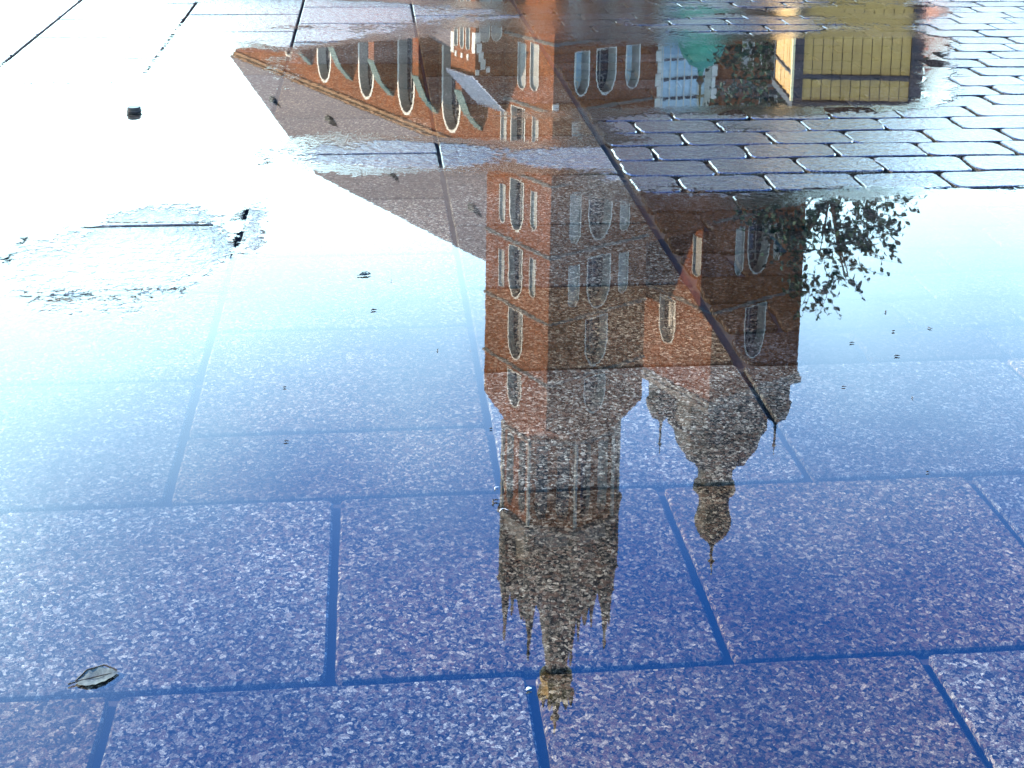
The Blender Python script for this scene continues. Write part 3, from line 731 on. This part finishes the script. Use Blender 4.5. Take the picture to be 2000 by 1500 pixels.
# ------------------------------------------------------------------ tree behind the booth
def leaf_mat():
    g = N('leaves'); geo = g.n('ShaderNodeNewGeometry'); c = g.ramp(geo.outputs['Random Per Island'], [(0, (.003, .016, .014)), (.5, (.005, .026, .019)), (1, (.010, .042, .022))])
    b = g.bsdf(c, .6, Specular_IOR_Level=.15); b.inputs['Transmission Weight'].default_value = 0; return g.m
LEAF = leaf_mat(); BARK = mat_noise('bark', (.02, .018, .016), (.04, .034, .03), 12, .9)
def tree(name, x, y, label, env, nl, trunk_h, seed, lo, hi, lsize):
    """env(z) -> (x centre, half width, density) of the crown at height z"""
    rnd = random.Random(seed)
    T = empty(name, (x, y, 0)); tag(T, label, 'tree')
    bm = bmesh.new()
    tube(bm, [(0, 0, -.1), (.05, 0, trunk_h * .5), (0, .05, trunk_h), (.1, 0, lo + (hi - lo) * .5)], [.17, .14, .11, .05], 8)
    lb = bmesh.new()
    def leaf(p, s):
        d = Vector((rnd.uniform(-1, 1), rnd.uniform(-1, 1), rnd.uniform(-.9, .5))).normalized(); q = d.orthogonal().normalized()
        q = (q * math.cos(rnd.random() * 6) + d.cross(q) * math.sin(rnd.random() * 6)).normalized()
        nn = d.cross(q) * s * .12
        pts = [p, p + d * s * .3 + q * s * .27 + nn, p + d * s * .7 + q * s * .22 + nn, p + d * s, p + d * s * .7 - q * s * .22 + nn, p + d * s * .3 - q * s * .27 + nn]
        v = [lb.verts.new(a) for a in pts]; lb.faces.new((v[0], v[1], v[2], v[3])); lb.faces.new((v[0], v[3], v[4], v[5]))
    for b_ in range(26):                               # limbs
        z = rnd.uniform(lo, hi - .3); c, hw_, _ = env(z); a = rnd.random() * 2 * PI
        e_ = Vector((c + hw_ * .8 * math.cos(a), hw_ * .8 * math.sin(a), z)); s_ = Vector((.05, 0, max(trunk_h * .7, z - 1.4)))
        m_ = (s_ + e_) / 2 + Vector((0, 0, .15)); tube(bm, [s_, m_, e_], [.035, .02, .008], 5)
    k = 0
    while k < nl:
        z = rnd.uniform(lo, hi); c, hw_, den = env(z)
        if rnd.random() > den: continue
        # a spray: short twig with leaves along it
        r_ = hw_ * math.sqrt(rnd.random()); a = rnd.random() * 2 * PI
        p = Vector((c + r_ * math.cos(a), r_ * .9 * math.sin(a), z))
        d = Vector((math.cos(a) * .6 + rnd.uniform(-.5, .5), math.sin(a) * .6 + rnd.uniform(-.5, .5), rnd.uniform(-.1, 1.0))).normalized()
        L_ = rnd.uniform(.25, .6); tube(bm, [p, p + d * L_ * .5 + Vector((0, 0, .03)), p + d * L_], [.006, .005, .003], 3)
        for q in range(5): leaf(p + d * L_ * (q + 1) / 5, lsize * rnd.uniform(.6, 1.15))
        k += 5
    build('trunk', bm, BARK, T); build('crown', lb, LEAF, T, smooth='keep'); return T
TD = 24.0
def env1(z):      # widths read against the photograph, in metres at 24 m
    t = (z - 3.0) / (8.0 - 3.0)
    if t < .55: return (-.25, 1.75 - .15 * t, 1.0)
    if t < .8: return (-.25 + (t - .55) * .8, 1.55 - 2.6 * (t - .55), .75)
    return (-.05, .85 - 2.6 * (t - .8), .2)
tree('leafy_tree', 5.75, TD, 'young broad-leaved tree rising behind the ochre booth, sparse twigs at its top', env1, 6000, 3.0, 11, 2.6, 7.9, .145)

# ------------------------------------------------------------------ small things lying on the square
def lid():
    gx, gy = ground_at(262, 221); T = empty('bottle_lid', (gx, gy, .004)); tag(T, 'small round black lid lying in the bright water left of the church', 'lid')
    m = mat_noise('black plastic', (.012, .011, .013), (.02, .018, .02), 20, .3)
    bm = bmesh.new(); rings(bm, 0, 0, [(.0285, 0), (.029, .004), (.027, .006), (.027, .021), (.024, .0235)], 28); build('cap', bm, m, T)
    bm = bmesh.new(); rings(bm, 0, 0, [(.031, .0062), (.0315, .008), (.031, .0095), (.0275, .0097)], 28); build('rim', bm, m, T)
lid()
LEAFM = mat_noise('bleached leaf', (.10, .12, .115), (.035, .045, .045), 160, .35)
DARKM = mat_noise('dark wet debris', (.012, .010, .010), (.03, .022, .018), 60, .5)
PALEM = mat_noise('pale lint', (.6, .6, .6), (.45, .45, .46), 80, .7)
def big_leaf(px, py, ln, wd, ang, label, name='fallen_leaf', cat='leaf', mats=(None, None), curl=.006):
    gx, gy = ground_at(px, py); T = empty(name, (gx, gy, .0035), ang); tag(T, label, cat)
    bm = bmesh.new(); n_ = 14; up, dn, md = [], [], []
    for i in range(n_ + 1):
        t = i / n_; x = (t - .5) * ln; wv = wd * math.sin(PI * t ** .8) ** .8 * (1 + .06 * math.sin(i * 2.3)); zc = .0012
        md.append(bm.verts.new((x, .0, zc + .0015 * math.sin(t * 9))))
        up.append(bm.verts.new((x, wv * .5, zc + curl * math.sin(PI * t) + .001 * math.sin(i * 1.7)))); dn.append(bm.verts.new((x, -wv * .5, zc + curl * .25 * math.sin(PI * t))))
    for i in range(n_):
        bm.faces.new((md[i], md[i + 1], up[i + 1], up[i])); bm.faces.new((dn[i], dn[i + 1], md[i + 1], md[i]))
    build('blade', bm, mats[0] or LEAFM, T, smooth=True)
    bm = bmesh.new(); tube(bm, [(-ln * .5 - ln * .16, -.001, .002), (-ln * .5, 0, .002), (0, 0, .0025), (ln * .45, 0, .0022)], [.0013, .0011, .0008, .0004], 6)
    tube(bm, [(u_.co.x if False else 0, 0, 0) for u_ in ()] or [(-ln * .48, .002, .002), (-ln * .2, wd * .44, .007), (ln * .2, wd * .47, .0075), (ln * .46, wd * .1, .003)], .0013, 6)
    build('stalk', bm, mats[1] or DARKM, T)
big_leaf(190, 1328, .066, .036, .42, 'pale translucent leaf with a dark rim stuck to the bottom left slab')
big_leaf(713, 540, .034, .014, .30, 'tiny curled leaf scrap floating on the pale blue water left of the church', curl=.004)
def speck(px, py, ln, r, ang, label, name, cat, group=None, mat=None, bend=.2):
    ln *= .8; r *= .62
    gx, gy = ground_at(px, py)
    bm = bmesh.new(); pts = [((t - .5) * ln, bend * ln * math.sin(t * PI), r + .0008) for t in (0, .25, .5, .75, 1)]
    tube(bm, pts, [r * .3, r, r * 1.15, r * .8, r * .25], 7)
    tag(build(name, bm, mat or DARKM, None, True, (gx, gy, .003), (0, 0, ang)), label, cat, group)
SP = [(730, 609, .020, .0028, .3, 'dark seed above the pale blue slab joint left of the taller tower'),
      (765, 551, .012, .0018, 1.5, 'thin upright dark husk right of the curled leaf scrap'),
      (856, 687, .018, .0016, 1.5, 'thin dark splinter left of the taller tower'),
      (556, 760, .010, .002, .2, 'dark seed alone on the left light blue slab'),
      (559, 866, .013, .0021, .2, 'dark seed just below the slab joint, lower left'),
      (959, 841, .008, .0021, .2, 'dark seed lying in the long joint left of the taller tower'),
      (1731, 612, .016, .0026, 1.2, 'dark husk below the tree tips on the right'),
      (1745, 650, .012, .0024, .1, 'round dark seed right of the lower tower'),
      (1664, 673, .017, .0022, .1, 'flat dark seed beside the lower tower edge'),
      (1816, 643, .020, .0018, 2.2, 'slanting dark splinter far right'),
      (1752, 699, .020, .0024, .2, 'dark seed scrap right of the lower tower dome'),
      (1783, 779, .016, .0016, 1.4, 'thin upright splinter on the blue slab, right'),
      (1648, 759, .014, .0017, .1, 'small dark crumb beside the corner turret'),
      (1812, 926, .010, .0018, .1, 'dark crumb on the long slab joint, right')]
for q in SP: speck(*q[:5], q[5], 'seed', 'seed', 'seeds and husks scattered on the wet slabs')
speck(1033, 1352, .012, .0028, .5, 'small white pebble beside the spire tip', 'pebble', 'pebble', None, PALEM)
speck(972, 958, .020, .0012, .9, 'white lint thread at the edge of the taller tower, upper', 'lint', 'lint', 'lint threads', PALEM, .4)
speck(984, 1002, .022, .0014, .3, 'white lint thread at the edge of the taller tower, lower', 'lint', 'lint', 'lint threads', PALEM, .5)
speck(970, 985, .022, .003, .9, 'dark twig scrap between the two lint threads', 'twig', 'twig', None, None, .5)
